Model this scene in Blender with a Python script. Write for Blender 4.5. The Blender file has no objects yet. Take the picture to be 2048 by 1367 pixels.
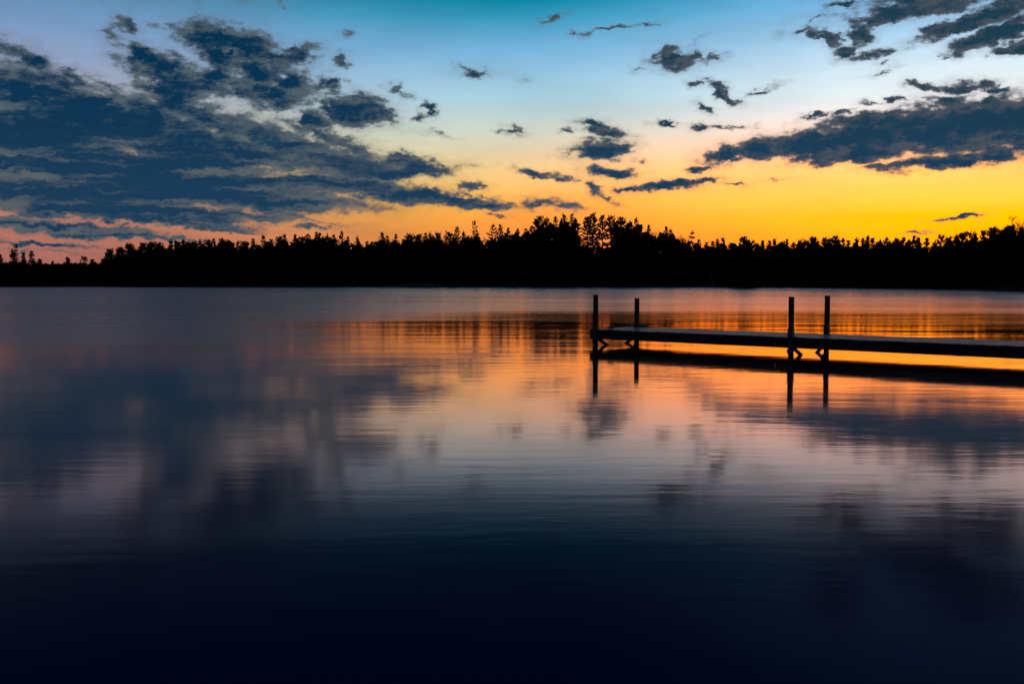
import bpy, math, random
import numpy as np
from mathutils import Vector, Matrix

R = math.radians
C = bpy.context.scene.collection
# ---------------------------------------------------------------- survey data
# clouds: azimuth, elevation, half width, half height (degrees of sky), tilt, density
# shore: azimuth, distance of the waterline; pines / bare trees: azimuth and elevation of the tip
CLOUDS = [(-25.53,9.68,3.247,1.108,-10.0,1.15),(-22.25,8.53,5.615,1.529,-8.0,1.2),(-18.52,7.43,4.871,1.0,-10.0,1.15),(-25.13,7.47,3.975,1.381,-0.0,1.2),
 (-25.72,11.12,2.426,0.728,-20.0,0.75),(-23.64,10.57,1.433,0.447,-20.0,0.6),(-15.31,12.61,2.85,1.076,-12.0,1.15),(-12.11,12.26,1.491,0.573,15.0,0.95),
 (-16.87,13.02,1.559,0.506,-8.0,1.0),(-14.27,11.55,1.6,1.04,-30.0,1.05),(-16.11,12.1,1.572,0.77,-20.0,1.1),(-18.96,11.16,2.415,0.968,-14.0,1.0),
 (-20.07,11.89,1.128,0.553,-25.0,0.9),(-18.47,9.9,2.048,0.904,-15.0,0.95),(-16.65,10.78,1.565,0.906,-10.0,0.9),(-12.95,10.17,2.295,0.847,10.0,0.9),
 (-14.55,10.63,1.864,0.838,-0.0,0.8),(-12.67,10.84,1.622,0.738,20.0,0.85),(-10.77,10.92,0.877,0.477,40.0,0.7),(-10.08,10.81,0.716,0.532,-0.0,0.7),
 (-9.66,12.14,0.496,0.368,15.0,0.8),(-17.21,8.8,2.338,0.787,-15.0,0.75),(-15.12,8.49,2.389,0.744,-10.0,0.65),(-8.99,9.44,1.942,0.756,-5.0,1.1),
 (-11.07,9.04,0.959,0.431,-10.0,0.9),(-7.88,9.66,1.255,0.595,-20.0,0.9),(-6.91,9.08,0.785,0.327,-30.0,0.65),(-10.79,9.58,0.494,0.59,-0.0,0.7),
 (-4.74,9.58,0.395,0.49,35.0,0.85),(-5.13,9.11,0.339,0.246,-0.0,0.7),(-6.19,10.59,0.674,0.323,-28.0,0.75),(-6.75,10.95,0.504,0.214,-10.0,0.45),
 (-20.79,13.27,0.744,0.345,-25.0,0.85),(-21.36,12.78,0.394,0.346,-60.0,0.5),(-19.37,13.26,0.631,0.174,-25.0,0.45),(-10.53,8.11,2.753,0.434,-14.0,0.6),
 (-12.99,7.5,3.248,0.946,-15.0,0.85),(-10.82,6.79,4.953,0.876,-10.0,1.0),(-9.15,7.46,1.667,0.356,-20.0,0.7),(-15.14,7.16,3.188,0.805,-8.0,1.0),
 (-5.52,6.55,1.837,0.611,-8.0,0.95),(-4.33,6.14,1.277,0.558,-0.0,0.75),(-7.49,6.11,3.928,0.555,2.0,1.0),(-9.45,5.33,4.447,0.499,-3.0,0.9),
 (-5.53,4.82,3.114,0.505,-3.0,1.1),(-3.54,4.69,3.132,0.366,-3.0,1.0),(-1.54,4.3,1.857,0.311,-2.0,0.95),(-2.25,5.4,0.97,0.253,-3.0,0.85),
 (1.6,4.47,1.428,0.367,3.0,0.75),(3.03,4.3,1.14,0.282,-8.0,0.75),(-0.69,3.74,0.572,0.099,-0.0,0.7),(3.02,5.79,0.968,0.224,-10.0,0.7),
 (1.6,6.1,1.369,0.196,-8.0,0.8),(-21.07,6.35,7.954,0.417,-2.0,1.05),(-24.21,6.77,3.799,0.356,-4.0,1.0),(-23.52,5.78,7.204,0.617,-0.0,1.15),
 (-24.73,4.7,7.076,0.717,-0.0,1.25),(-18.56,5.44,7.701,0.746,-2.0,1.2),(-14.65,4.6,6.422,0.655,-3.0,1.15),(-22.36,3.75,7.832,0.576,-0.0,1.2),
 (-24.78,2.85,5.194,0.336,-0.0,1.05),(-16.52,3.67,5.26,0.38,-3.0,0.9),(-11.96,3.49,3.287,0.277,-8.0,0.6),(-22.39,2.49,6.124,0.211,-0.0,0.95),
 (-25.28,1.92,2.813,0.129,-0.0,0.8),(-17.32,3.0,3.915,0.217,-2.0,0.8),(-24.34,1.54,1.547,0.104,-0.0,0.5),(-26.44,1.59,0.92,0.128,-0.0,0.45),
 (-19.9,2.53,4.053,0.187,-0.0,0.55),(-10.86,3.0,2.209,0.195,-5.0,0.55),(-22.64,2.3,2.197,0.158,-0.0,0.5),(-2.1,11.56,0.963,0.295,-0.0,0.85),
 (-2.72,11.82,0.566,0.187,-25.0,0.6),(8.83,12.12,1.163,0.58,-10.0,1.0),(8.27,12.58,0.777,0.368,20.0,0.85),(10.04,12.08,0.66,0.447,30.0,0.85),
 (11.35,12.13,0.818,0.236,12.0,0.65),(10.39,13.03,0.493,0.13,35.0,0.45),(7.08,11.69,0.419,0.16,-0.0,0.55),(2.29,14.46,0.932,0.156,14.0,0.65),
 (5.67,13.89,1.821,0.13,6.0,0.65),(7.76,14.04,0.667,0.13,-8.0,0.65),(3.42,13.8,0.423,0.131,-0.0,0.5),(10.41,10.8,0.494,0.186,-5.0,0.75),
 (11.43,10.71,0.873,0.265,-15.0,0.7),(12.06,10.15,0.761,0.292,-25.0,1.0),(13.86,10.4,1.018,0.132,8.0,0.6),(10.65,9.64,0.549,0.268,-20.0,0.75),
 (8.78,8.64,0.778,0.109,-2.0,0.65),(10.8,8.5,0.604,0.189,-2.0,0.85),(12.08,8.49,1.034,0.108,-0.0,0.55),(13.71,8.36,0.537,0.107,-5.0,0.4),
 (4.57,8.77,1.074,0.274,-8.0,0.75),(5.51,8.34,1.185,0.384,-18.0,0.85),(4.86,7.39,1.867,0.498,3.0,1.1),(3.44,7.34,0.852,0.222,10.0,0.8),
 (6.13,7.51,0.704,0.358,-0.0,0.85),(3.24,8.45,0.397,0.165,-0.0,0.65),(6.91,8.18,0.505,0.11,-0.0,0.45),(5.46,6.13,1.583,0.306,-2.0,1.0),
 (4.87,5.07,0.794,0.364,-35.0,0.75),(5.53,4.65,0.708,0.225,-20.0,0.65),(8.67,5.42,2.009,0.305,3.0,1.1),(6.77,5.2,0.901,0.223,-0.0,0.95),
 (10.61,5.67,1.158,0.221,8.0,0.85),(7.26,6.72,0.449,0.138,-0.0,0.5),(-0.17,8.44,0.769,0.165,-3.0,0.8),(0.31,8.52,0.626,0.138,-14.0,0.6),
 (-4.09,8.22,0.991,0.11,-8.0,0.45),(-2.39,6.57,0.797,0.195,-10.0,0.5),(12.26,5.44,0.654,0.11,-0.0,0.5),(14.55,5.39,0.91,0.082,3.0,0.5),
 (0.74,11.29,0.511,0.161,-10.0,0.35),(11.97,7.04,1.31,0.544,10.0,1.05),(10.55,6.25,0.772,0.22,8.0,0.85),(13.86,7.25,1.881,0.539,5.0,1.1),
 (16.5,7.51,2.882,0.691,5.0,1.2),(19.58,7.77,3.289,1.095,3.0,1.25),(22.31,7.94,3.415,1.228,5.0,1.25),(24.93,7.99,3.282,1.454,5.0,1.25),
 (27.22,7.83,2.255,1.476,-0.0,1.25),(20.62,6.11,1.5,0.262,3.0,0.95),(23.08,6.18,2.899,0.386,4.0,1.15),(25.67,6.44,2.087,0.428,6.0,1.05),
 (18.59,6.77,3.075,0.475,2.0,1.1),(22.26,10.1,0.926,0.277,-15.0,0.85),(24.17,9.96,1.611,0.348,-3.0,0.85),(25.58,9.67,0.88,0.246,-5.0,0.85),
 (16.79,8.95,0.991,0.158,6.0,0.8),(18.29,9.09,0.872,0.182,8.0,0.75),(20.8,9.56,0.497,0.23,-5.0,0.95),(19.63,9.43,0.808,0.129,-0.0,0.65),
 (23.24,9.22,1.442,0.352,-10.0,0.85),(18.04,8.63,0.618,0.314,-20.0,0.8),(17.31,12.84,0.982,0.38,-30.0,0.95),(18.23,12.09,0.768,0.406,25.0,0.9),
 (16.14,13.45,0.732,0.177,18.0,0.65),(16.7,13.84,0.468,0.176,40.0,0.55),(18.92,13.12,0.66,0.75,60.0,0.85),(19.75,11.86,1.208,0.302,10.0,0.85),
 (20.51,11.38,0.499,0.126,20.0,0.55),(20.45,13.79,1.743,0.492,12.0,1.0),(22.4,13.98,2.183,0.484,5.0,1.05),(23.86,13.04,2.376,0.411,16.0,1.2),
 (25.51,12.3,2.085,0.529,16.0,1.2),(26.77,11.74,1.361,0.383,10.0,1.05),(25.82,13.39,1.842,0.593,10.0,1.05),(18.18,14.52,0.972,0.223,-0.0,0.85),
 (23.07,11.5,0.433,0.099,18.0,0.55),(20.27,11.04,0.7,0.126,14.0,0.5),(24.06,3.26,1.289,0.156,3.0,1.0),(22.14,2.54,0.639,0.105,5.0,0.7),
 (-12.88,14.99,0.323,0.252,-0.0,0.55),(-9.31,13.57,0.496,0.234,20.0,0.4),(14.7,13.21,0.371,0.153,20.0,0.3),(23.33,14.96,5.263,0.951,8.0,0.8),
 (18.13,16.91,2.299,1.682,-10.0,0.6),(25.39,16.58,3.706,1.147,-0.0,0.6),(-15.25,16.42,2.368,1.473,-0.0,0.5),(-23.25,16.38,7.182,1.403,-5.0,0.7),
 (0.73,19.22,8.433,1.469,-0.0,0.6)]
SHORE = [(-28.53, 286.2), (-27.18, 272.5), (-14.72, 260.0), (0.0, 263.7), (10.68, 260.7), (12.2, 248.0), (12.75, 204.4), (13.43, 205.0), (13.97, 247.6), (17.17, 232.8), (21.27, 204.9), (24.91, 186.7), (27.19, 164.5), (32.63, 118.9)]  # the short bulge right of centre is made up, standing in for a dark reflection
PINES = [
 (-27.092, 1.301, 'plume', 'half pine cut by the left edge'),
 (-26.559, 1.614, 'cone', ''),
 (-26.415, 1.846, 'spindly', 'spindly leaning snag at far left'),
 (-26.058, 1.416, 'plume', ''),
 (-25.707, 1.523, 'cone', 'broad lone pine above the left bank'),
 (-25.321, 1.089, 'small', ''),
 (-23.968, 1.179, 'small', 'small lone pine above the left bank'),
 (-23.172, 1.239, 'flat', ''),
 (-22.811, 1.084, 'small', ''),
 (-22.248, 1.115, 'round', ''),
 (-21.941, 1.621, 'round', 'first rounded pine of the left forest'),
 (-21.369, 1.707, 'round', ''),
 (-20.891, 1.899, 'round', ''),
 (-20.262, 1.96, 'round', ''),
 (-19.806, 2.02, 'round', ''),
 (-19.399, 1.998, 'round', ''),
 (-18.858, 2.193, 'plume', 'first plumed pine of the left treeline'),
 (-18.24, 2.201, 'plume', ''),
 (-17.985, 2.015, 'round', ''),
 (-17.646, 2.073, 'round', ''),
 (-17.331, 2.212, 'plume', ''),
 (-16.913, 2.19, 'round', ''),
 (-16.571, 2.221, 'plume', ''),
 (-16.149, 2.199, 'round', ''),
 (-15.884, 2.202, 'round', 'square topped low pine at left'),
 (-15.38, 2.18, 'cone', ''),
 (-15.007, 2.128, 'round', ''),
 (-14.55, 2.243, 'plume', ''),
 (-13.954, 2.498, 'plume', 'feathery pine poking above the left treeline'),
 (-13.498, 2.281, 'cone', ''),
 (-13.062, 2.396, 'round', ''),
 (-12.788, 2.51, 'plume', ''),
 (-12.242, 2.515, 'plume', ''),
 (-11.86, 2.38, 'round', ''),
 (-11.528, 2.605, 'plume', ''),
 (-11.086, 2.693, 'plume', 'broad pine peak at mid left'),
 (-10.479, 2.615, 'cone', ''),
 (-10.092, 2.534, 'plume', ''),
 (-9.645, 2.762, 'plume', 'sharp tall pine beside the left notch'),
 (-9.286, 2.456, 'plume', ''),
 (-8.727, 2.46, 'fork', 'low forked pine inside the left notch'),
 (-8.253, 2.209, 'cone', ''),
 (-7.405, 2.722, 'fork', 'fan shaped pine right of the left notch'),
 (-7.096, 2.554, 'plume', ''),
 (-6.644, 2.613, 'fork', ''),
 (-6.25, 2.332, 'cone', ''),
 (-5.823, 2.617, 'round', ''),
 (-5.284, 2.591, 'round', ''),
 (-4.914, 2.649, 'plume', ''),
 (-4.63, 2.735, 'plume', ''),
 (-4.289, 2.623, 'round', ''),
 (-3.575, 2.711, 'round', ''),
 (-3.146, 3.081, 'plume', 'stepped pine near the slim tall one'),
 (-2.719, 2.798, 'plume', ''),
 (-2.174, 3.395, 'slim', 'slim tall pine with open plumes'),
 (-1.975, 2.8, 'cone', ''),
 (-1.03, 3.227, 'wing', 'long armed pine beside the central sky gap'),
 (-0.658, 3.17, 'plume', ''),
 (-0.2, 3.0, 'plume', ''),
 (0.315, 2.943, 'plume', ''),
 (0.773, 2.943, 'cone', ''),
 (1.088, 3.085, 'plume', ''),
 (1.602, 3.623, 'round', 'left pine dome of the central clump'),
 (2.002, 3.594, 'plume', ''),
 (2.516, 3.621, 'plume', ''),
 (2.944, 3.818, 'plume', 'second pine dome of the central clump'),
 (3.429, 3.759, 'plume', ''),
 (3.629, 3.532, 'fork', ''),
 (4.284, 3.586, 'open', ''),
 (4.709, 3.838, 'open', 'highest tip of the see-through pine group'),
 (5.222, 3.638, 'open', ''),
 (5.618, 3.663, 'open', ''),
 (6.214, 3.547, 'round', 'dense pine right of the see-through group'),
 (6.695, 3.403, 'plume', ''),
 (7.061, 3.541, 'plume', ''),
 (7.767, 3.142, 'plume', ''),
 (8.722, 3.022, 'plume', 'twin pine on the central clump right shoulder'),
 (8.974, 2.907, 'plume', ''),
 (10.228, 2.785, 'tier', 'lone tiered pine with sky between its layers'),
 (10.594, 2.306, 'small', ''),
 (10.983, 2.135, 'small', ''),
 (11.396, 2.188, 'cone', ''),
 (11.642, 2.27, 'plume', ''),
 (11.943, 2.379, 'plume', 'pointed pine right of the lone tiered one'),
 (12.331, 2.013, 'small', ''),
 (13.035, 2.369, 'round', 'broad pine dome above the dock middle'),
 (13.363, 2.199, 'round', ''),
 (13.717, 2.058, 'small', ''),
 (14.066, 2.22, 'plume', ''),
 (14.416, 2.189, 'plume', ''),
 (14.711, 2.242, 'plume', ''),
 (15.114, 2.1, 'round', ''),
 (15.352, 2.235, 'plume', 'peaked pine above the third post'),
 (15.727, 2.066, 'plume', ''),
 (15.992, 2.091, 'round', ''),
 (16.388, 2.141, 'round', ''),
 (16.78, 2.301, 'round', ''),
 (17.434, 2.293, 'round', 'low pine dome above the fourth post'),
 (17.979, 2.313, 'round', ''),
 (18.265, 2.255, 'plume', ''),
 (18.629, 2.115, 'cone', ''),
 (19.036, 2.272, 'plume', ''),
 (19.344, 2.214, 'plume', ''),
 (19.571, 2.291, 'fork', ''),
 (19.878, 2.206, 'plume', ''),
 (20.185, 2.042, 'small', ''),
 (20.532, 2.277, 'fork', 'wide fork-topped pine in the right treeline'),
 (21.085, 2.189, 'round', ''),
 (21.358, 2.212, 'plume', ''),
 (21.9, 2.335, 'fork', 'antler-shaped pine in the right treeline'),
 (22.124, 2.2, 'plume', ''),
 (22.542, 2.141, 'plume', ''),
 (22.934, 2.056, 'plume', ''),
 (23.266, 2.338, 'flat', 'umbrella-topped pine in the right treeline'),
 (23.584, 2.15, 'round', ''),
 (23.965, 2.3, 'plume', ''),
 (24.248, 2.399, 'round', ''),
 (24.579, 2.444, 'flat', ''),
 (24.864, 2.387, 'plume', ''),
 (25.191, 2.484, 'plume', ''),
 (25.677, 2.628, 'round', ''),
 (26.076, 2.465, 'round', ''),
 (26.484, 2.686, 'round', 'pine dome below the leafless trees at right'),
 (26.94, 2.7, 'plume', ''),
]
BARE = [
 (-1.461, 2.345, 'small leafless tree standing in the sky gap left of the central clump'),
 (8.134, 2.886, 'thin leafless tree right of the tall central clump'),
 (9.479, 2.679, 'leafless rust-coloured tree left of the lone tiered pine'),
 (9.87, 2.508, 'short leafless tree close beside the lone tiered pine'),
 (17.091, 2.46, 'twiggy leafless tree rising between third and fourth dock posts'),
 (26.132, 2.924, 'wide leafless tree glowing rust brown above the right pines'),
 (27.032, 3.457, 'tallest leafless tree, cut by the right edge of the picture'),
]
NOTCHES = [(-28.491, 1.059), (-22.554, 0.584), (-22.131, 0.851), (-21.171, 1.656), (-19.147, 1.839), (-17.335, 1.967), (-14.151, 1.943), (-12.52, 2.179), (-10.869, 2.416), (-10.038, 2.366), (-9.15, 2.035), (-8.198, 2.04), (-7.661, 2.325), (-6.223, 2.162), (-5.541, 2.392), (-4.119, 2.397), (-3.778, 2.113), (-3.434, 2.342), (-2.548, 2.514), (-1.976, 2.458), (-1.605, 2.06), (-1.318, 2.174), (-0.917, 2.573), (0.516, 2.63), (1.174, 2.914), (1.602, 3.311), (3.545, 3.306), (4.004, 2.567), (4.344, 2.85), (6.159, 3.181), (7.148, 3.174), (8.194, 2.547), (8.696, 2.713), (9.202, 2.484), (9.762, 2.2), (10.43, 2.027), (10.821, 1.8), (11.755, 2.074), (12.634, 1.844), (13.12, 2.118), (13.721, 1.836), (15.01, 1.936), (16.074, 1.926), (17.124, 2.079), (18.683, 1.952), (20.213, 1.881), (22.694, 1.902), (23.66, 1.992), (24.845, 2.232), (25.776, 2.42), (27.105, 2.494), (32.51, 2.938)]

EYE = 1.35                     # eye height above the water, metres

def lin(c):
    return tuple((v/255/12.92 if v/255 <= .04045 else ((v/255+.055)/1.055)**2.4) for v in c)

# ---------------------------------------------------------------- node helper
class Nodes:
    def __init__(s, nt): s.nt = nt
    def node(s, t, **kw):
        n = s.nt.nodes.new(t)
        for k, v in kw.items(): setattr(n, k, v)
        return n
    def plug(s, sock, v):
        if isinstance(v, bpy.types.NodeSocket): s.nt.links.new(v, sock)
        elif v is not None: sock.default_value = v
    def m(s, op, a, b=None, c=None, clamp=False):
        n = s.node('ShaderNodeMath', operation=op, use_clamp=clamp)
        for i, v in enumerate((a, b, c)): s.plug(n.inputs[i], v)
        return n.outputs[0]
    def v(s, op, a, b=None, c=None, scale=None):
        n = s.node('ShaderNodeVectorMath', operation=op)
        for i, x in enumerate((a, b, c)):
            if x is not None: s.plug(n.inputs[i], x)
        if scale is not None: s.plug(n.inputs['Scale'], scale)
        return n.outputs['Value'] if op in ('LENGTH', 'DOT_PRODUCT', 'DISTANCE') else n.outputs[0]
    def noise(s, vec, scale=1, detail=4, rough=.5, dims='2D', dist=0, color=False):
        n = s.node('ShaderNodeTexNoise', noise_dimensions=dims)
        s.plug(n.inputs['Vector'], vec); n.inputs['Scale'].default_value = scale
        n.inputs['Detail'].default_value = detail; n.inputs['Roughness'].default_value = rough
        n.inputs['Distortion'].default_value = dist
        return n.outputs['Color' if color else 0]
    def ramp(s, f, pts, interp='LINEAR'):
        n = s.node('ShaderNodeValToRGB'); cr = n.color_ramp; cr.interpolation = interp
        while len(cr.elements) < len(pts): cr.elements.new(.5)
        for e, (p, c) in zip(cr.elements, pts): e.position = p; e.color = (*c, 1) if len(c) == 3 else c
        s.plug(n.inputs[0], f); return n.outputs[0]
    def step(s, x, a, b, lo=0., hi=1.):
        n = s.node('ShaderNodeMapRange', interpolation_type='SMOOTHSTEP')
        for k, q in (('Value', x), ('From Min', a), ('From Max', b), ('To Min', lo), ('To Max', hi)): s.plug(n.inputs[k], q)
        return n.outputs[0]
    def mix(s, f, a, b, mode='MIX'):
        n = s.node('ShaderNodeMix', data_type='RGBA', blend_type=mode)
        s.plug(n.inputs[0], f)
        for i, q in ((6, a), (7, b)):
            s.plug(n.inputs[i], (*q, 1) if isinstance(q, tuple) and len(q) == 3 else q)
        return n.outputs[2]

# ---------------------------------------------------------------- sky
TURNS = (-60, -35, -25, -15, -8, -3, 3, 8, 15, 25, 38, 60)
def build_sky():
    w = bpy.data.worlds.new('World'); bpy.context.scene.world = w; w.use_nodes = True
    nt = w.node_tree; nt.nodes.clear(); N = Nodes(nt)
    d = N.node('ShaderNodeTexCoord').outputs['Generated']
    sp = N.node('ShaderNodeSeparateXYZ'); N.plug(sp.inputs[0], d)
    el = N.m('MULTIPLY', N.m('ARCSINE', sp.outputs[2]), 57.29578)
    az = N.m('MULTIPLY', N.m('ARCTAN2', sp.outputs[0], sp.outputs[1]), 57.29578)
    cb = N.node('ShaderNodeCombineXYZ'); N.plug(cb.inputs[0], az); N.plug(cb.inputs[1], el)
    p = cb.outputs[0]
    # clear sky: three dusk gradients (away from the sun, middle, above the sunken sun)
    f = N.m('MULTIPLY', el, 1/32, clamp=True)
    def g(pts): return N.ramp(f, [(e/32, lin(c)) for e, c in pts])
    L = g(SKY_L); M = g(SKY_M); Rr = g(SKY_R)
    sky = N.mix(N.step(az, -27, 0), L, M)
    sky = N.mix(N.step(az, 0, 24), sky, Rr)
    faint = N.noise(N.v('MULTIPLY', p, (.12, .5, 1)), 1, 5, .55)
    sky = N.mix(1.0, sky, N.ramp(faint, [(.3, (.93, .93, .93)), (.7, (1.05, 1.05, 1.05))]), 'MULTIPLY')
    # red boosted past display white towards the sunset, added to warm the lake's reflections
    red_boost = N.m('MULTIPLY', N.step(az, -9, 18), N.step(el, 10.5, 5.0))
    gv = N.node('ShaderNodeCombineXYZ'); N.plug(gv.inputs[0], N.m('MULTIPLY_ADD', red_boost, .85, 1.)); gv.inputs[1].default_value = 1; gv.inputs[2].default_value = 1
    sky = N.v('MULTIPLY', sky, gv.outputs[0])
    # clouds: soft lobes, pushed about by turbulence
    w1 = N.noise(N.v('MULTIPLY', p, (.45, .9, 1)), 1, 3, .5, color=True)
    w2 = N.noise(N.v('MULTIPLY', p, (1.6, 3.0, 1)), 1, 6, .62, color=True)
    q = N.v('MULTIPLY_ADD', N.v('SUBTRACT', w1, (.5, .5, .5)), (1.5, .75, 0), p)
    q = N.v('MULTIPLY_ADD', N.v('SUBTRACT', w2, (.5, .5, .5)), (1.3, .62, 0), q)
    sq = N.node('ShaderNodeSeparateXYZ'); N.plug(sq.inputs[0], q)
    fine = N.noise(N.v('MULTIPLY', p, (.9, 1.9, 1)), 1, 9, .59)          # ragged edges
    fine2 = N.noise(N.v('MULTIPLY_ADD', p, (.9, 1.9, 1), (.20, -.16, 0)), 1, 6, .59)    # the same billows a step towards the sun
    wisp = N.noise(N.v('MULTIPLY', q, (.35, 1.9, 1)), 1, 7, .6)          # long streaks
    low = N.m('MULTIPLY', N.step(el, 9.5, 6.5), N.step(az, 4, -10))      # streaky deck, low on the left
    inner = N.noise(N.v('MULTIPLY', q, (.50, 1.4, 1)), 1, 8, .66)
    band = N.noise(N.v('MULTIPLY', q, (.13, 2.1, 1)), 1, 7, .66)
    inn = N.mix(low, inner, band)
    turb = N.m('ADD', N.m('MULTIPLY', N.m('SUBTRACT', fine, .5), N.m('MULTIPLY_ADD', low, -.4, .82)), N.m('MULTIPLY', N.m('SUBTRACT', wisp, .5), N.m('MULTIPLY_ADD', low, .40, .30)))
    fill = N.m('MULTIPLY', N.m('MULTIPLY', N.step(az, -3, -14, 0, .11), N.step(el, 3.4, 5)), N.step(el, 11, 8.5))   # the left bank hangs together
    back = N.step(N.m('ABSOLUTE', az), 50, 95)
    mid = N.mix(N.step(az, -20, 20), lin((80, 96, 104)), lin((72, 80, 92)))
    mid = N.mix(N.step(el, 9, 4, 0, .45), mid, lin((98, 96, 96)))
    deep = N.mix(N.step(el, 4, 12), lin((26, 60, 88)), N.mix(N.step(az, -14, 4), lin((6, 50, 80)), lin((28, 62, 80))))
    def lobes(clouds):                                            # one node group: the lobes near one bearing
        nt2 = bpy.data.node_groups.new('cloud_lobes', 'ShaderNodeTree'); G = Nodes(nt2)
        for k in ('X', 'Y'): nt2.interface.new_socket(k, in_out='INPUT', socket_type='NodeSocketFloat')
        nt2.interface.new_socket('F', in_out='OUTPUT', socket_type='NodeSocketFloat')
        gi = G.node('NodeGroupInput'); go = G.node('NodeGroupOutput'); X0, Y0 = gi.outputs[0], gi.outputs[1]
        turned = {}
        for deg in TURNS:
            c, s_ = math.cos(R(deg)), math.sin(R(deg))
            turned[deg] = (G.m('MULTIPLY_ADD', X0, c, G.m('MULTIPLY', Y0, s_)), G.m('MULTIPLY_ADD', X0, -s_, G.m('MULTIPLY', Y0, c)))
        F = None
        for (a, e, hw, hh, rot, amp) in clouds:
            rot = min(TURNS, key=lambda g_: abs(g_-rot))
            X, Y = turned[rot]; c, s_ = math.cos(R(rot)), math.sin(R(rot))
            u0, v0 = a*c + e*s_, -a*s_ + e*c; kx, ky = 1/(hw*1.5), 1/(hh*1.5)
            # z carries the running result (scaled away) so that the lobes are worked out one after another
            cx = G.node('ShaderNodeCombineXYZ'); G.plug(cx.inputs[0], X); G.plug(cx.inputs[1], Y); G.plug(cx.inputs[2], F)
            r = G.v('LENGTH', G.v('MULTIPLY_ADD', cx.outputs[0], (kx, ky, 1e-5), (-u0*kx, -v0*ky, 0)))
            lobe = G.m('MULTIPLY_ADD', r, -amp, amp)
            if F is None: F = lobe
            else:
                n = G.node('ShaderNodeMath', operation='SMOOTH_MAX'); G.plug(n.inputs[0], F); G.plug(n.inputs[1], lobe)
                n.inputs[2].default_value = .12; F = n.outputs[0]
        G.plug(go.inputs[0], F); return nt2
    def sector(clouds):
        gn = N.node('ShaderNodeGroup'); gn.node_tree = lobes(clouds)
        N.plug(gn.inputs[0], sq.outputs[0]); N.plug(gn.inputs[1], sq.outputs[1]); F = gn.outputs[0]
        D = N.m('ADD', N.m('ADD', N.m('MAXIMUM', F, -.4), turb), fill)
        alpha = N.m('MAXIMUM', N.step(D, .04, .50), N.step(D, -.24, .28, 0, .42))
        core = N.m('MULTIPLY_ADD', N.step(D, .15, 1.15), .85, N.step(az, -6, -20, 0, .08))
        core = N.m('ADD', core, N.m('MULTIPLY', N.m('SUBTRACT', fine2, fine), N.m('MULTIPLY_ADD', low, -.8, 1.5)))     # sunward sides lighter
        core = N.m('ADD', core, N.m('MULTIPLY', N.m('SUBTRACT', inn, .50), N.m('MULTIPLY_ADD', low, .8, 2.4)), clamp=True)
        rim = N.mix(.45, sky, (.15, .115, .105))
        cloud = N.mix(N.step(core, .0, .85), mid, deep)
        cloud = N.mix(N.step(D, .10, .58), rim, cloud)
        cloud = N.mix(N.step(el, 15.5, 22, 0, .6), cloud, (.010, .022, .042))
        col = N.mix(alpha, sky, cloud)
        col = N.mix(back, col, (.012, .018, .034))                # behind the viewer it is already dark
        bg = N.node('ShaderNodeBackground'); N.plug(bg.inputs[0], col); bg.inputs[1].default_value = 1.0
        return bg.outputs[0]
    edges = [-180, -20, -13, -6, 4, 13, 20, 180]; sh = None
    for a0, a1 in zip(edges, edges[1:]):                          # each bearing looks only at the clouds near it
        part = sector([c for c in CLOUDS if a0 - 2.1*max(c[2], c[3]) - 1.6 < c[0] < a1 + 2.1*max(c[2], c[3]) + 1.6])
        if sh is None: sh = part
        else:
            mx = N.node('ShaderNodeMixShader'); N.plug(mx.inputs[0], N.m('GREATER_THAN', az, a0)); N.plug(mx.inputs[1], sh); N.plug(mx.inputs[2], part); sh = mx.outputs[0]
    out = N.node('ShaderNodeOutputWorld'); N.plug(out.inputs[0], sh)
    w.cycles.sampling_method = 'NONE'

SKY_L = [(0,(156,96,90)),(1.2,(172,107,97)),(2.6,(186,117,101)),(3.5,(194,130,108)),(5,(205,150,130)),(7,(195,170,155)),(8,(200,190,178)),
         (10,(172,176,195)),(11.2,(148,165,198)),(12.8,(122,154,195)),(15.5,(80,138,178)),(18,(20,62,100)),(22,(6,22,48)),(32,(3,10,24))]
SKY_M = [(0,(220,120,72)),(1.2,(230,130,68)),(2.6,(238,150,66)),(3.5,(240,165,66)),(4.6,(244,186,82)),(6.3,(236,210,140)),(8,(210,215,190)),
         (10.2,(170,208,222)),(12.8,(120,180,220)),(14.5,(55,155,192)),(15.5,(0,135,166)),(17,(18,70,128)),(19.5,(8,34,66)),(24,(2,12,30)),(32,(2,8,20))]
SKY_R = [(0,(255,180,0)),(2.6,(255,192,0)),(3.5,(255,206,0)),(4.6,(255,224,80)),(6.3,(255,222,125)),(7.5,(252,238,200)),(9,(245,248,245)),
         (11,(225,242,252)),(12.8,(180,220,248)),(15.5,(95,175,232)),(18,(85,145,200)),(22,(60,100,150)),(27,(40,70,110)),(32,(20,40,70))]
build_sky()

# ---------------------------------------------------------------- materials
def mat(name):
    m = bpy.data.materials.new(name); m.use_nodes = True; m.node_tree.nodes.clear()
    N = Nodes(m.node_tree); o = N.node('ShaderNodeOutputMaterial'); return m, N, o
def plain(name, c1, c2, scale=3., rough=.9, stretch=(1,1,1), bump=0.):
    m, N, o = mat(name)
    co = N.v('MULTIPLY', N.node('ShaderNodeTexCoord').outputs['Object'], stretch)
    n = N.noise(co, scale, 6, .6, dims='3D')
    b = N.node('ShaderNodeBsdfPrincipled'); N.plug(b.inputs['Base Color'], N.ramp(n, [(.3, c1), (.7, c2)]))
    b.inputs['Roughness'].default_value = rough; b.inputs['Specular IOR Level'].default_value = .25
    if bump:
        bp = N.node('ShaderNodeBump'); N.plug(bp.inputs['Height'], n); bp.inputs['Distance'].default_value = bump
        N.plug(b.inputs['Normal'], bp.outputs[0])
    N.plug(o.inputs[0], b.outputs[0]); return m
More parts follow.
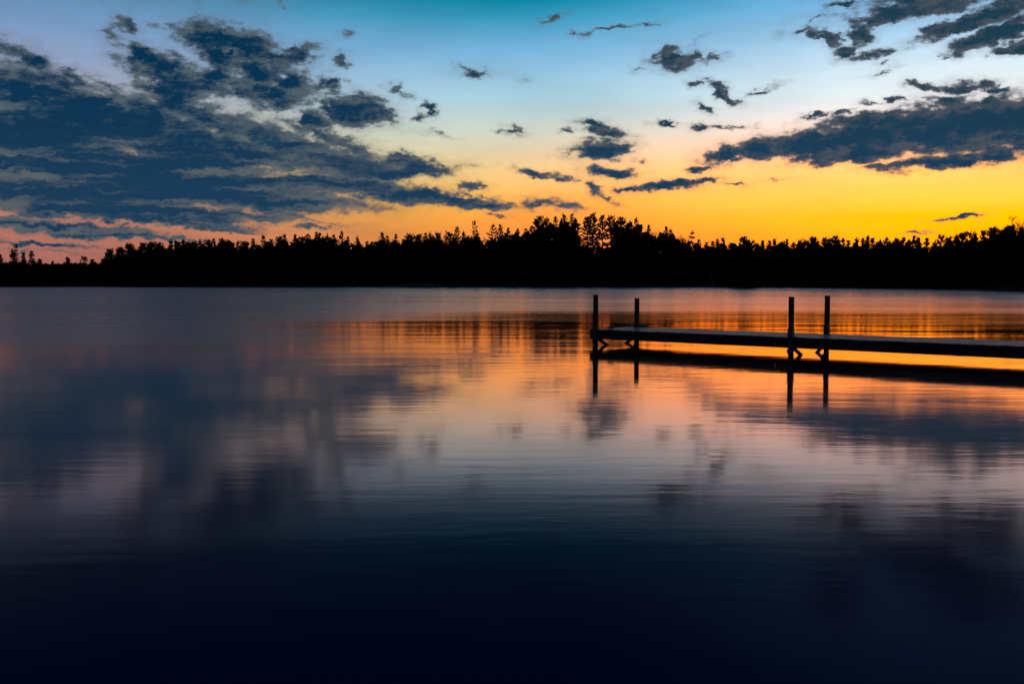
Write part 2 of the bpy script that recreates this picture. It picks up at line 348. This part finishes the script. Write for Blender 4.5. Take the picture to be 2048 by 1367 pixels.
M_needle = plain('pine_needles', (.010,.020,.012), (.030,.050,.026), .8)
M_bark = plain('bark', (.035,.028,.022), (.075,.058,.045), 2., stretch=(4,4,.6))
M_twig = plain('bare_twigs', (.05,.032,.022), (.10,.060,.040), 2.)
M_birch = plain('birch_bark', (.25,.24,.22), (.5,.48,.45), 2., stretch=(1,1,3))
M_leaf = plain('undergrowth_leaves', (.010,.016,.010), (.028,.036,.020), .4)
M_soil = plain('forest_floor', (.015,.013,.010), (.04,.035,.025), .15)
M_sand = plain('sand', (.16,.14,.12), (.30,.27,.23), .5)
M_deck = plain('weathered_decking', (.08,.08,.095), (.24,.24,.28), 5., .45, (.6, 9, 9), .002)
M_beam = plain('dark_timber', (.035,.035,.04), (.085,.085,.09), 6., .8, (.5, 6, 6), .002)
M_post = plain('post_timber', (.03,.028,.028), (.07,.066,.064), 6., .85, (6, 6, .6), .002)
M_steel = plain('galvanised_steel', (.08,.08,.085), (.16,.16,.17), 12., .5)
M_cleat = plain('blue_grey_cleat', (.05,.09,.16), (.09,.15,.25), 10., .45)
M_tag = plain('reflector_strip', (.6,.6,.6), (.75,.75,.75), 9., .4)
M_duck = plain('plumage', (.02,.018,.016), (.05,.045,.04), 9.)

def water_material():
    m, N, o = mat('lake_water')
    pos = N.node('ShaderNodeNewGeometry').outputs['Position']
    sp = N.node('ShaderNodeSeparateXYZ'); N.plug(sp.inputs[0], pos)
    dist = N.v('LENGTH', pos)
    def nz(sx, sy, det=3, ro=.5): return N.noise(N.v('MULTIPLY', pos, (sx, sy, 1)), 1, det, ro)
    # a breeze ruffles the open lake beyond about thirty metres, in ragged streaks
    edge = N.m('MULTIPLY_ADD', N.m('SUBTRACT', nz(.03, .12, 4), .5), 24, dist)
    bear = N.m('DIVIDE', sp.outputs[0], dist)                          # the left of the lake is open to the breeze, the right lies sheltered
    openw = N.m('ADD', N.step(bear, .02, -.34), N.m('MULTIPLY', N.m('SUBTRACT', nz(.05, .11, 3), .5), .7), clamp=True)
    edge = N.m('MULTIPLY_ADD', openw, 15, edge)
    ruffle = N.step(edge, RUF0, RUF1)
    lanes = N.step(nz(.012, .09, 5, .6), .40, .62)
    ruffle = N.m('MULTIPLY', ruffle, N.m('MULTIPLY_ADD', lanes, .35, .65))
    cats = N.step(nz(.10, .55, 4, .6), .42, .70)                       # cat's paws on the near water
    rough = N.m('MULTIPLY_ADD', cats, .03, ROUGH_NEAR)
    rough = N.m('MULTIPLY_ADD', openw, .025, rough)
    rough = N.m('ADD', rough, N.step(dist, 10, 4, 0, .04))
    rough = N.m('MULTIPLY_ADD', ruffle, N.m('MULTIPLY_ADD', openw, .075, ROUGH_FAR), rough)
    # ripples: long crested, a few centimetres to a metre apart
    h = N.m('MULTIPLY', nz(3.0, 11.0, 3), .00030)
    h = N.m('ADD', h, N.m('MULTIPLY', nz(.9, 4.2, 3), .0008))
    h = N.m('ADD', h, N.m('MULTIPLY', nz(.25, 1.1, 2), .0016))
    h = N.m('ADD', h, N.m('MULTIPLY', N.m('MULTIPLY', nz(.08, .45, 4, .6), N.step(dist, 9, 26)), .014))   # longer wavelets out of the lee
    bp = N.node('ShaderNodeBump'); bp.inputs['Strength'].default_value = 1; bp.inputs['Distance'].default_value = 1
    N.plug(bp.inputs['Height'], h)
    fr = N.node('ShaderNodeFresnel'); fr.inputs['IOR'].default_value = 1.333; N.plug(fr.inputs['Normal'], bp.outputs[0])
    k = N.ramp(fr.outputs[0], [(a, (b, b, b)) for a, b in STEEP_FRES])
    gl = N.node('ShaderNodeBsdfAnisotropic', distribution='MULTI_GGX'); gl.inputs['Color'].default_value = (.90, .60, .55, 1)
    N.plug(gl.inputs['Roughness'], rough); N.plug(gl.inputs['Normal'], bp.outputs[0])
    df = N.node('ShaderNodeBsdfDiffuse'); df.inputs['Color'].default_value = (.002, .034, .150, 1)
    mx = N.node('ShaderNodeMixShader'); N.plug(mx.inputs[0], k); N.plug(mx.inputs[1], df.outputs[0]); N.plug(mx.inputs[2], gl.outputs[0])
    N.plug(o.inputs[0], mx.outputs[0]); return m
RUF0, RUF1, ROUGH_NEAR, ROUGH_FAR = 27, 54, .04, .165
STEEP_FRES = [(0, .0), (.11, .022), (.155, .04), (.2125, .04), (.27, .14), (.31, .34), (.348, .53), (.427, .75), (.583, .92), (1, 1)]  # steeper than water's own curve: darkening of the near lake put into the material
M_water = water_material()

# ---------------------------------------------------------------- object helpers
def tag(o, label=None, cat=None, group=None, kind=None):
    for k, v in (('label', label), ('category', cat), ('group', group), ('kind', kind)):
        if v: o[k] = v
    return o
def obj(name, verts, faces, m, parent=None, loc=None):
    me = bpy.data.meshes.new(name)
    verts = np.asarray(verts, np.float32).reshape(-1, 3)
    if isinstance(faces, np.ndarray):
        k = faces.shape[1]
        me.vertices.add(len(verts)); me.vertices.foreach_set('co', verts.ravel())
        me.loops.add(faces.size); me.loops.foreach_set('vertex_index', faces.astype(np.int32).ravel())
        me.polygons.add(len(faces)); me.polygons.foreach_set('loop_start', np.arange(0, faces.size, k, dtype=np.int32))
        me.update(calc_edges=True); me.validate()
    else:
        me.from_pydata([tuple(map(float, v)) for v in verts], [], faces); me.update()
    me.materials.append(m)
    o = bpy.data.objects.new(name, me); C.objects.link(o)
    if parent: o.parent = parent
    if loc is not None: o.location = loc
    return o
def empty(name, loc, rz=0., label=None, cat=None, group=None):
    o = bpy.data.objects.new(name, None); C.objects.link(o); o.location = loc; o.rotation_euler = (0, 0, rz)
    o.empty_display_size = .2
    return tag(o, label, cat, group)

class Geo:                                              # plain lists of vertices and faces
    def __init__(s): s.v = []; s.f = []
    def box(s, x0, x1, y0, y1, z0, z1, ch=.006):
        bx = [(x0,y0),(x1,y0),(x1,y1),(x0,y1)]
        def ring(z, i):
            k = len(s.v); s.v += [(x0+i,y0+i,z),(x1-i,y0+i,z),(x1-i,y1-i,z),(x0+i,y1-i,z)]; return k
        a = ring(z0, ch); b = ring(z0+ch, 0); c = ring(z1-ch, 0); d = ring(z1, ch)
        s.f.append((a+3,a+2,a+1,a))
        for p, q in ((a,b),(b,c),(c,d)):
            for i in range(4): j = (i+1) % 4; s.f.append((p+i,p+j,q+j,q+i))
        s.f.append((d,d+1,d+2,d+3)); return s
    def bar(s, p, q, wx, wz):                           # square bar from p to q
        p = Vector(p); q = Vector(q); t = (q-p).normalized()
        a = t.cross(Vector((0,0,1)));  a = Vector((1,0,0)) if a.length < 1e-4 else a.normalized()
        b = a.cross(t).normalized(); k = len(s.v)
        for e in (p, q):
            for sx, sz in ((-1,-1),(1,-1),(1,1),(-1,1)): s.v.append(tuple(e + a*sx*wx/2 + b*sz*wz/2))
        s.f += [(k,k+3,k+2,k+1),(k+4,k+5,k+6,k+7)]
        for i in range(4): j = (i+1) % 4; s.f.append((k+i,k+j,k+4+j,k+4+i))
        return s
    def tube(s, pts, rad, n=6):
        pts = [Vector(p) for p in pts]; k0 = len(s.v)
        for i, p in enumerate(pts):
            t = (pts[min(i+1, len(pts)-1)] - pts[max(i-1, 0)]).normalized()
            a = t.cross(Vector((.31,.87,.11))).normalized(); b = t.cross(a)
            for j in range(n):
                th = 2*math.pi*j/n; s.v.append(tuple(p + (a*math.cos(th)+b*math.sin(th))*rad[i]))
        for i in range(len(pts)-1):
            for j in range(n):
                jj = (j+1) % n; s.f.append((k0+i*n+j, k0+i*n+jj, k0+(i+1)*n+jj, k0+(i+1)*n+j))
        e = k0+(len(pts)-1)*n
        s.f += [tuple(range(k0+n-1, k0-1, -1)), tuple(range(e, e+n))]; return s
    def build(s, name, m, parent=None, loc=None): return obj(name, s.v, s.f, m, parent, loc)

# ---------------------------------------------------------------- ground and water
SH_A = np.array([a for a, d in SHORE]); SH_D = np.array([d for a, d in SHORE])
def shore_dist(az):                                     # distance of the waterline along a bearing
    return float(np.interp(az, [-75]+list(SH_A)+[42, 60, 75], [205]+list(SH_D)+[72, 58, 60]))
PROF = [(-6,-1.2),(-1.5,-.3),(0,.02),(1.2,.35),(4,.6),(10,.9),(30,1.6),(80,3.0),(250,4.0),(1800,4.0)]
def ground_z(off): return float(np.interp(off, [p[0] for p in PROF], [p[1] for p in PROF]))
def at(az, r): return (r*math.sin(R(az)), r*math.cos(R(az)))
rnd = random.Random(4)
azs = np.arange(-75, 75.01, .5); V = []; Fc = []
for a in azs:
    d = shore_dist(a) + .5*math.sin(a*2.3) + .3*math.sin(a*5.9)
    for o_, z in PROF:
        x, y = at(a, d+o_); V.append((x, y, z + (rnd.uniform(-.12,.12) if o_ > 0 else 0)))
n = len(PROF)
for i in range(len(azs)-1):
    for j in range(n-1): Fc.append((i*n+j, (i+1)*n+j, (i+1)*n+j+1, i*n+j+1))
tag(obj('ground', V, Fc, M_soil), kind='structure')
W = [(-500,-60,0),(500,-60,0),(500,420,0),(-500,420,0)]
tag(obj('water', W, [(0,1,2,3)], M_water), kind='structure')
# pale sandy bank left of centre
V = []; Fc = []
for i in range(25):
    a = -7.4 + i*.14; t = i/24; d = shore_dist(a)
    hgt = 1.1*math.sin(math.pi*min(1, t*.62+.02))**1.5*(1-.75*max(0, t-.85)/.15)
    for o_, k in ((-.8,-.25),(.6,.18),(2.2,.55),(4.5,1.0),(7,1.05)):
        x, y = at(a, d+o_); V.append((x, y, ground_z(o_)+.06+hgt*k if k > 0 else -.3))
for i in range(24):
    for j in range(4): Fc.append((i*5+j, (i+1)*5+j, (i+1)*5+j+1, i*5+j+1))
tag(obj('sandy_bank', V, Fc, M_sand), kind='structure')

# ---------------------------------------------------------------- trees
def tufts(P, D, ln, wd, k, rs, spread=.8):
    """k narrow needle sprays at each point P, fanned about the direction D"""
    n = len(P); P = np.repeat(P, k, 0); D = np.repeat(D, k, 0)
    dirs = D + rs.normal(0, spread, (n*k, 3)); dirs /= np.linalg.norm(dirs, axis=1)[:, None]
    side = np.cross(dirs, rs.normal(0, 1, (n*k, 3))); side /= np.linalg.norm(side, axis=1)[:, None]+1e-6
    l = ln*rs.uniform(.6, 1.25, (n*k, 1)); w = wd*rs.uniform(.6, 1.3, (n*k, 1))
    b = P - dirs*l*.15
    return np.stack([b + side*w*.3, b + dirs*l*.55 - side*w*.5, b + dirs*l, b + dirs*l*.5 + side*w*.5], 1).reshape(-1, 3)

STYLE = {  # crown base, radius / height, taper, whorl step, branches, lift at the tip, branch fill, density
 'plume': (.22, .150, 'dome', .60, 5, 58, .62, 6), 'round': (.16, .185, 'round', .55, 6, 50, .75, 8),
 'cone': (.14, .140, 'cone', .50, 6, 30, .80, 7),  'small': (.10, .190, 'cone', .45, 6, 40, .75, 7),
 'spindly': (.30, .060, 'dome', .8, 4, 25, .6, 4), 'fork': (.25, .170, 'dome', .65, 5, 66, .55, 6),
 'slim': (.15, .120, 'slim', .75, 4, 60, .60, 7),  'wing': (.18, .190, 'dome', .7, 5, 42, .62, 7),
 'open': (.42, .135, 'open', .58, 6, 45, .75, 17),  'tier': (.12, .180, 'tier', 1.15, 6, 14, .72, 9),
 'flat': (.18, .170, 'flat', .70, 5, 35, .60, 7)}

def pine_mesh(H, style, seed):
    cb, rr, tap, step, nb, lift, fill, dens = STYLE[style]
    rs = np.random.RandomState(seed); rd = random.Random(seed)
    tr = Geo(); lean = rs.normal(0, .012*H, 2); bend = rs.normal(0, .008*H, 2)
    def axis(t): return np.array([lean[0]*t + bend[0]*math.sin(3*t), lean[1]*t + bend[1]*math.sin(3*t), H*t])
    r0 = (.011*H + .06)*(1.4 if style == 'open' else 1)
    tr.tube([axis(t) + (np.array([0,0,-.6]) if t == 0 else 0) for t in np.linspace(0, .985, 9)], [r0*(1-.93*t) for t in np.linspace(0, 1, 9)], 6)
    P = []; Dv = []
    tip0, tipk = {'round': (.45, .78), 'fork': (.9, .55), 'plume': (.42, .62), 'open': (.8, .9), 'flat': (2., .3)}.get(style, (.30, .58))
    tipk *= rd.uniform(.8, 1.25)
    z = cb*H
    while z < H*.985:
        t = min(1, max(0, (z/H-cb)/(1-cb)))
        prof = {'dome': (1-t)**.62*(.55+.45*min(1, t*5)), 'round': math.sqrt(max(0, 1-t*t*.96))*(.8+.2*min(1, t*4)), 'cone': (1-t)**.85+.05,
                'slim': .35+.65*(1-t)**1.1 if t < .9 else .35, 'open': (1-t)**.5*(.6+.4*t)*1.2, 'tier': (1-t)**.8*(.75+.25*math.sin(t*23)),
                'flat': .55*(1-t)+.25 if t < .72 else 1.0-2.2*(t-.72)}[tap]
        if style == 'open' and t < .40 and rd.random() < .30: z += step; continue
        count = nb if t < .9 else 4
        ph = rd.uniform(0, 6.28)
        for b in range(count):
            below = H*(1-z/H)
            L = min(rr*H*prof*1.15, tip0 + tipk*below)*rd.uniform(.55, 1.2)
            th = ph + 6.283*b/count + rd.uniform(-.4, .4)
            if style == 'wing' and .45 < t < .75: L *= 1.35 if math.cos(th) < -.2 else .8
            L = max(L, .3)
            e0 = R(-8 + (lift-2)*t**1.2 + rd.uniform(-12, 12)); e1 = e0 + R(lift*.5*(.35+.65*t))
            if style == 'tier': e0 = R(rd.uniform(-14, 4) + 30*max(0, t-.7)/.3); e1 = e0 + R(16)
            p = axis(z/H + rd.uniform(-.008, .008)); pts = [p]; nseg = max(2, int(L/.45)+1)
            for s_ in range(nseg):
                e = e0 + (e1-e0)*s_/nseg; dv = np.array([math.cos(th)*math.cos(e), math.sin(th)*math.cos(e), math.sin(e)])
                p = p + dv*L/nseg; pts.append(p)
                if (s_+1)/nseg > 1-fill:
                    P.append(p - dv*L/nseg*rd.random()*.5); Dv.append(dv*.75 + np.array([0, 0, .45 if style != 'tier' else .12]))
            tr.tube([pts[0], pts[len(pts)//2], pts[-1]], [.012*L+.022, .009*L+.014, .010], 3)
        z += max(.62 if style != 'round' else .45, step)*rd.uniform(.75, 1.3)*(H/17)**.5*(1.05 if t < .7 else 1.15)
    for dz in (.0, .25, .5, .8):                                        # leader
        P.append(axis(1)-np.array([0, 0, dz+.1])); Dv.append(np.array([0, 0, 1.]))
    vs = tufts(np.array(P), np.array(Dv), (.72 if style != 'round' else .85), .15 if style != 'round' else .19, dens, rs, .33)
    return tr, vs

ORD = ['first','second','third','fourth','fifth','sixth','seventh','eighth','ninth','tenth']
LOOK = {'plume':'plumed','round':'round-topped','cone':'pointed','small':'low bushy','spindly':'sparse','fork':'fork-topped','slim':'slim','wing':'lopsided','open':'gappy','tier':'tiered','flat':'flat-topped'}
last = None; k = 0
for i, (az, el, style, mark) in enumerate(PINES):
    sd = shore_dist(az); rd = random.Random(100+i)
    off = rd.uniform(5, 13)
    if az < -22.3: off = rd.uniform(14, 26)
    r = sd + off; gz = ground_z(off) - .1
    x, y = at(az, r); H = EYE + r*math.tan(R(el)) - gz
    if mark:
        label = 'dark ' + mark; last = mark; k = 0
    else:
        k += 1
        label = f'dark {LOOK[style]} pine, {ORD[k-1]} right of the {last}'
    tr, vs = pine_mesh(H, style, 300+i)
    t = empty('pine_tree', (x, y, gz), 0, label, 'tree', 'pines along the far shore')
    tr.build('trunk', M_bark, t)
    obj('crown', vs, np.arange(len(vs)).reshape(-1, 4), M_needle, t)

def bare_mesh(H, seed, wide=.9):
    rd = random.Random(seed); tr = Geo(); br = Geo()
    def grow(g, p, d, L, r, depth):
        q = p + d*L*.55 + Vector((rd.gauss(0,.05),rd.gauss(0,.05),0))*L; e = q + (d + Vector((rd.gauss(0,.12),rd.gauss(0,.12),.06))).normalized()*L*.45
        g.tube([p, q, e], [r, r*.85, r*.68], 5 if r > .06 else 3)
        if depth == 0: return
        for b in range(rd.choice((2, 3, 3)) if depth > 1 else 3):
            a = Vector((rd.gauss(0,1), rd.gauss(0,1), rd.gauss(0,.35))).normalized()
            nd = (d*1.0 + a*rd.uniform(.45, .8) + Vector((0,0,.18))).normalized()
            s = rd.uniform(.45, 1)
            grow(br, p.lerp(e, s) if s < .97 else e, nd, L*rd.uniform(.58, .80), max(r*.60, .022), depth-1)
    grow(tr, Vector((0,0,-.5)), Vector((rd.gauss(0,.04), rd.gauss(0,.04), 1)).normalized(), H*.38, .02*H+.03, 6)
    top = max(v[2] for v in br.v); s = (H)/top
    for g in (tr, br): g.v = [(v[0]*s*wide, v[1]*s*wide, v[2]*s) for v in g.v]
    return tr, br
for i, (az, el, label) in enumerate(BARE):
    sd = shore_dist(az); off = 16 if i < 5 else 22; r = sd+off; gz = ground_z(off)
    x, y = at(az, r); H = EYE + r*math.tan(R(el)) - gz
    tr, br = bare_mesh(H, 40+i, 1.35 if i > 4 else .9)
    t = empty('bare_tree', (x, y, gz), 0, label, 'tree', 'leafless trees among the pines')
    tr.build('trunk', M_twig, t); br.build('branches', M_twig, t)

# two pale trunks at the water's edge
def pale(pts, r0, label):
    g = Geo(); n_ = len(pts); g.tube([Vector(p)-Vector(pts[0]) for p in pts], [r0*(1-.7*i/(n_-1)) for i in range(n_)], 7)
    o = g.build('birch_trunk', M_birch, None, pts[0]); tag(o, label, 'tree trunk', 'pale trunks at the water edge')
    return o
d0 = shore_dist(11.6); bx, by = at(11.45, d0+2.2)
pale([(bx, by, .3), (bx-.5, by+.3, 2.0), (bx-.75, by+.5, 3.6), (bx-.8, by+.6, 5.4)], .11, 'thin pale birch trunk standing upright at the dark shore')
pale([(bx-.5, by-.6, .25), (bx-1.3, by-.4, .6), (bx-2.2, by-.2, 1.4), (bx-2.9, by, 2.1)], .12, 'pale fallen trunk slanting up from the dark shore')

# undergrowth and the deeper wood behind the first row: one dark mass
def undergrowth():
    rs = np.random.RandomState(9)
    ta = np.array([p[0] for p in PINES]); te = np.array([p[1] for p in PINES])
    n_ = 90000
    az = rs.uniform(-40, 52, n_)
    sd = np.interp(az, [-75]+list(SH_A)+[42, 60, 75], [205]+list(SH_D)+[72, 58, 60])
    keep = rs.uniform(0, 260, n_) < sd; az = az[keep]; sd = sd[keep]
    off = rs.choice([3., 9, 15, 21], len(az), p=[.25, .25, .25, .25]) + rs.uniform(-2, 2, len(az)); r = sd+off
    o_ = np.argsort([p[0] for p in NOTCHES]); gap = np.interp(az, np.array([p[0] for p in NOTCHES])[o_], np.array([p[1] for p in NOTCHES])[o_])
    env = np.minimum(np.interp(az, ta, te), gap + .28)                                   # skyline elevation
    env = np.where(az < -22.3, .86, env)
    env = np.where(az > ta[-1], te[-1]+.25*np.sin(az*3.1)+.2*np.sin(az*7.7), env)
    env = np.where((az > 3.8) & (az < 5.8), 2.15, env)
    inside = (az > -22.3)
    top = EYE + r*np.tan(np.radians(env)) - np.where(inside, 2.7, .9) + np.where(inside, 1, .3)*(.7*np.sin(az*9.1) + .6*np.sin(az*23.) + .5*np.sin(az*41.))
    top = np.where(off < 6, np.minimum(top, 4.5), top)
    gz = np.interp(off, [p[0] for p in PROF], [p[1] for p in PROF])
    z = gz + (np.maximum(top, gz+1)-gz)*rs.uniform(0, 1, len(az))
    P = np.stack([r*np.sin(np.radians(az)), r*np.cos(np.radians(az)), z], 1)
    vs = tufts(P, np.tile([0, 0, .5], (len(P), 1)), np.where(off < 7, 1.2, 2.1)[:, None], np.where(off < 7, .8, 1.5)[:, None], 1, rs, .8)
    o = obj('undergrowth', vs, np.arange(len(vs)).reshape(-1, 4), M_leaf)
    tag(o, 'dark mass of bushes and deeper wood filling the far shore', 'undergrowth', kind='stuff')
undergrowth()

# ---------------------------------------------------------------- dock
DA = R(-41.2); DZ = .340; DW = 1.42; BAY = 4.37; NSEC = 3
dock = empty('dock', (1.645, 21.00, 0), DA, 'long grey timber dock on posts reaching into the lake from the right', 'dock')
rnd = random.Random(12)
for sec in range(NSEC):
    x0 = sec*BAY-(0 if sec == 0 else .052); x1 = (sec+1)*BAY - .06
    g = Geo(); x = x0+.004
    while x < x1-.05:                                             # deck boards across the walk
        wdt = min(.138, x1-x); dz = rnd.uniform(-.003, .003)
        g.box(x, x+wdt-.008, -.025+rnd.uniform(-.004,.004), DW+.025+rnd.uniform(-.004,.004), DZ-.032+dz, DZ+dz, .004); x += wdt
    g.build('decking', M_deck, dock)
    for y0, y1 in ((0, .045), (DW-.045, DW)):
        Geo().box(x0, x1, y0, y1, DZ-.20, DZ-.036, .004).build('side_beam', M_beam, dock)
    g = Geo()
    for xx in (x0, x0+BAY*.33, x0+BAY*.66, x1-.045): g.box(xx+.002, xx+.045, .048, DW-.048, DZ-.19, DZ-.040, .004)
    g.build('cross_joist', M_beam, dock)
def post(u, v, top, sleeve, lx=0., ly=0.):
    g = Geo(); w_ = .038
    k0 = len(g.v); g.box(-w_, w_, -w_, w_, -1.6, top, .006)
    g.v = [(x+lx*z, y+ly*z, z) for x, y, z in g.v]
    o = g.build('post', M_post, dock, (u, v, 0))
    s = Geo().box(-.046, .046, -.046, .046, DZ-.20, DZ+sleeve, .004)
    for zz in (DZ-.16, DZ+sleeve-.05):                            # bolts
        s.box(-.060, -.0465, -.012, .012, zz-.012, zz+.012, .002)
    s.v = [(x+lx*z, y+ly*z, z) for x, y, z in s.v]
    s.build('sleeve', M_steel, o)
    c = Geo().box(-.070, -.0385, -.022, .022, .045, .12, .004); c.build('bracket', M_steel, o)
for i in range(NSEC+1):
    u = .19 + i*BAY
    tops = [(1.07, .975), (1.07, 1.075), (1.08, 1.05), (1.06, 1.08)][i]
    sl = [(.06, .04), (.17, .17), (.16, .16), (.16, .16)][i]
    post(u, -.052, tops[0], sl[0], rnd.uniform(-.012,.004)); post(u, DW+.052, tops[1], sl[1], rnd.uniform(-.004,.008))
    for s_, du in ((1, .05), (-1, -.05)):                       # crossed braces, mostly under water
        va, vb = (-.03, DW+.03) if s_ > 0 else (DW+.03, -.03)
        Geo().bar((u+du*.3, va, .165), (u+du*.3, vb, -.52), .035, .06).build('cross_brace', M_beam, dock)
def cleat(u, v):
    g = Geo()
    pts = [(-.11,0,.036),(-.07,0,.046),(-.03,0,.044),(.03,0,.044),(.07,0,.046),(.11,0,.036)]
    g.tube(pts, [.008,.014,.016,.016,.014,.008], 8)
    for sx in (-.035, .035): g.tube([(sx,0,.0),(sx,0,.04)], [.016,.012], 8)
    g.box(-.06, .06, -.025, .025, -.0, .006, .002)
    g.build('cleat', M_cleat, dock, (u, v, DZ+.004))
cleat(.50, .06); cleat(.42, DW-.05)
Geo().box(-.012, .012, -.008, 0, -.04, .04, .002).build('reflector', M_tag, dock, (4.24, -.002, DZ-.155))

# ---------------------------------------------------------------- water birds
def bird(x, y, rz, s, label):
    prof = [(-.24,.09,.012),(-.20,.085,.035),(-.12,.07,.075),(0,.06,.095),(.10,.065,.085),(.17,.08,.06),(.20,.13,.036),(.215,.19,.030),(.225,.225,.040),(.255,.225,.034),(.285,.215,.014),(.33,.208,.006)]
    g = Geo(); g.tube([(a*s, 0, b*s) for a, b, r in prof], [r*s for a, b, r in prof], 10)
    o = g.build('water_bird', M_duck, None, (x, y, -.015*s)); o.rotation_euler = (0, 0, rz)
    tag(o, label, 'bird', 'water birds on the lake')
bird(-.15, 180.7, .25, .75, 'tiny dark bird on the left of a floating pair at mid lake')
bird(.62, 180.2, .1, .75, 'tiny dark bird afloat close behind its mate at mid lake')
bird(52.9, 178.3, 2.9, .75, 'tiny dark bird afloat between the third and fourth dock posts')
bird(60.6, 174.5, .3, .95, 'tiny dark bird afloat near the right shore, right of all dock posts')

# ---------------------------------------------------------------- sun (just below the tree tops, beyond the right edge), camera, output
sun = bpy.data.lights.new('sun', 'SUN'); sun.energy = .35; sun.angle = R(.5); sun.color = (1, .55, .22)
so = bpy.data.objects.new('sun', sun); C.objects.link(so)
SA, SE = R(36), R(1.0)
dirn = Vector((math.sin(SA)*math.cos(SE), math.cos(SA)*math.cos(SE), math.sin(SE)))
so.rotation_euler = dirn.to_track_quat('Z', 'Y').to_euler(); so.location = (40, 50, 30)
cam = bpy.data.cameras.new('camera'); co = bpy.data.objects.new('camera', cam); C.objects.link(co)
cam.sensor_width = 36; cam.lens = 35.0; cam.clip_end = 5000; cam.clip_start = .05
co.location = (0, 0, EYE); co.rotation_euler = (R(90-3.49), 0, 0)
S = bpy.context.scene; S.camera = co
S.view_settings.view_transform = 'Standard'; S.view_settings.look = 'None'; S.view_settings.exposure = 0; S.view_settings.gamma = 1
S.render.engine = 'CYCLES'; S.cycles.use_denoising = True; S.cycles.max_bounces = 5; S.cycles.sample_clamp_indirect = 4
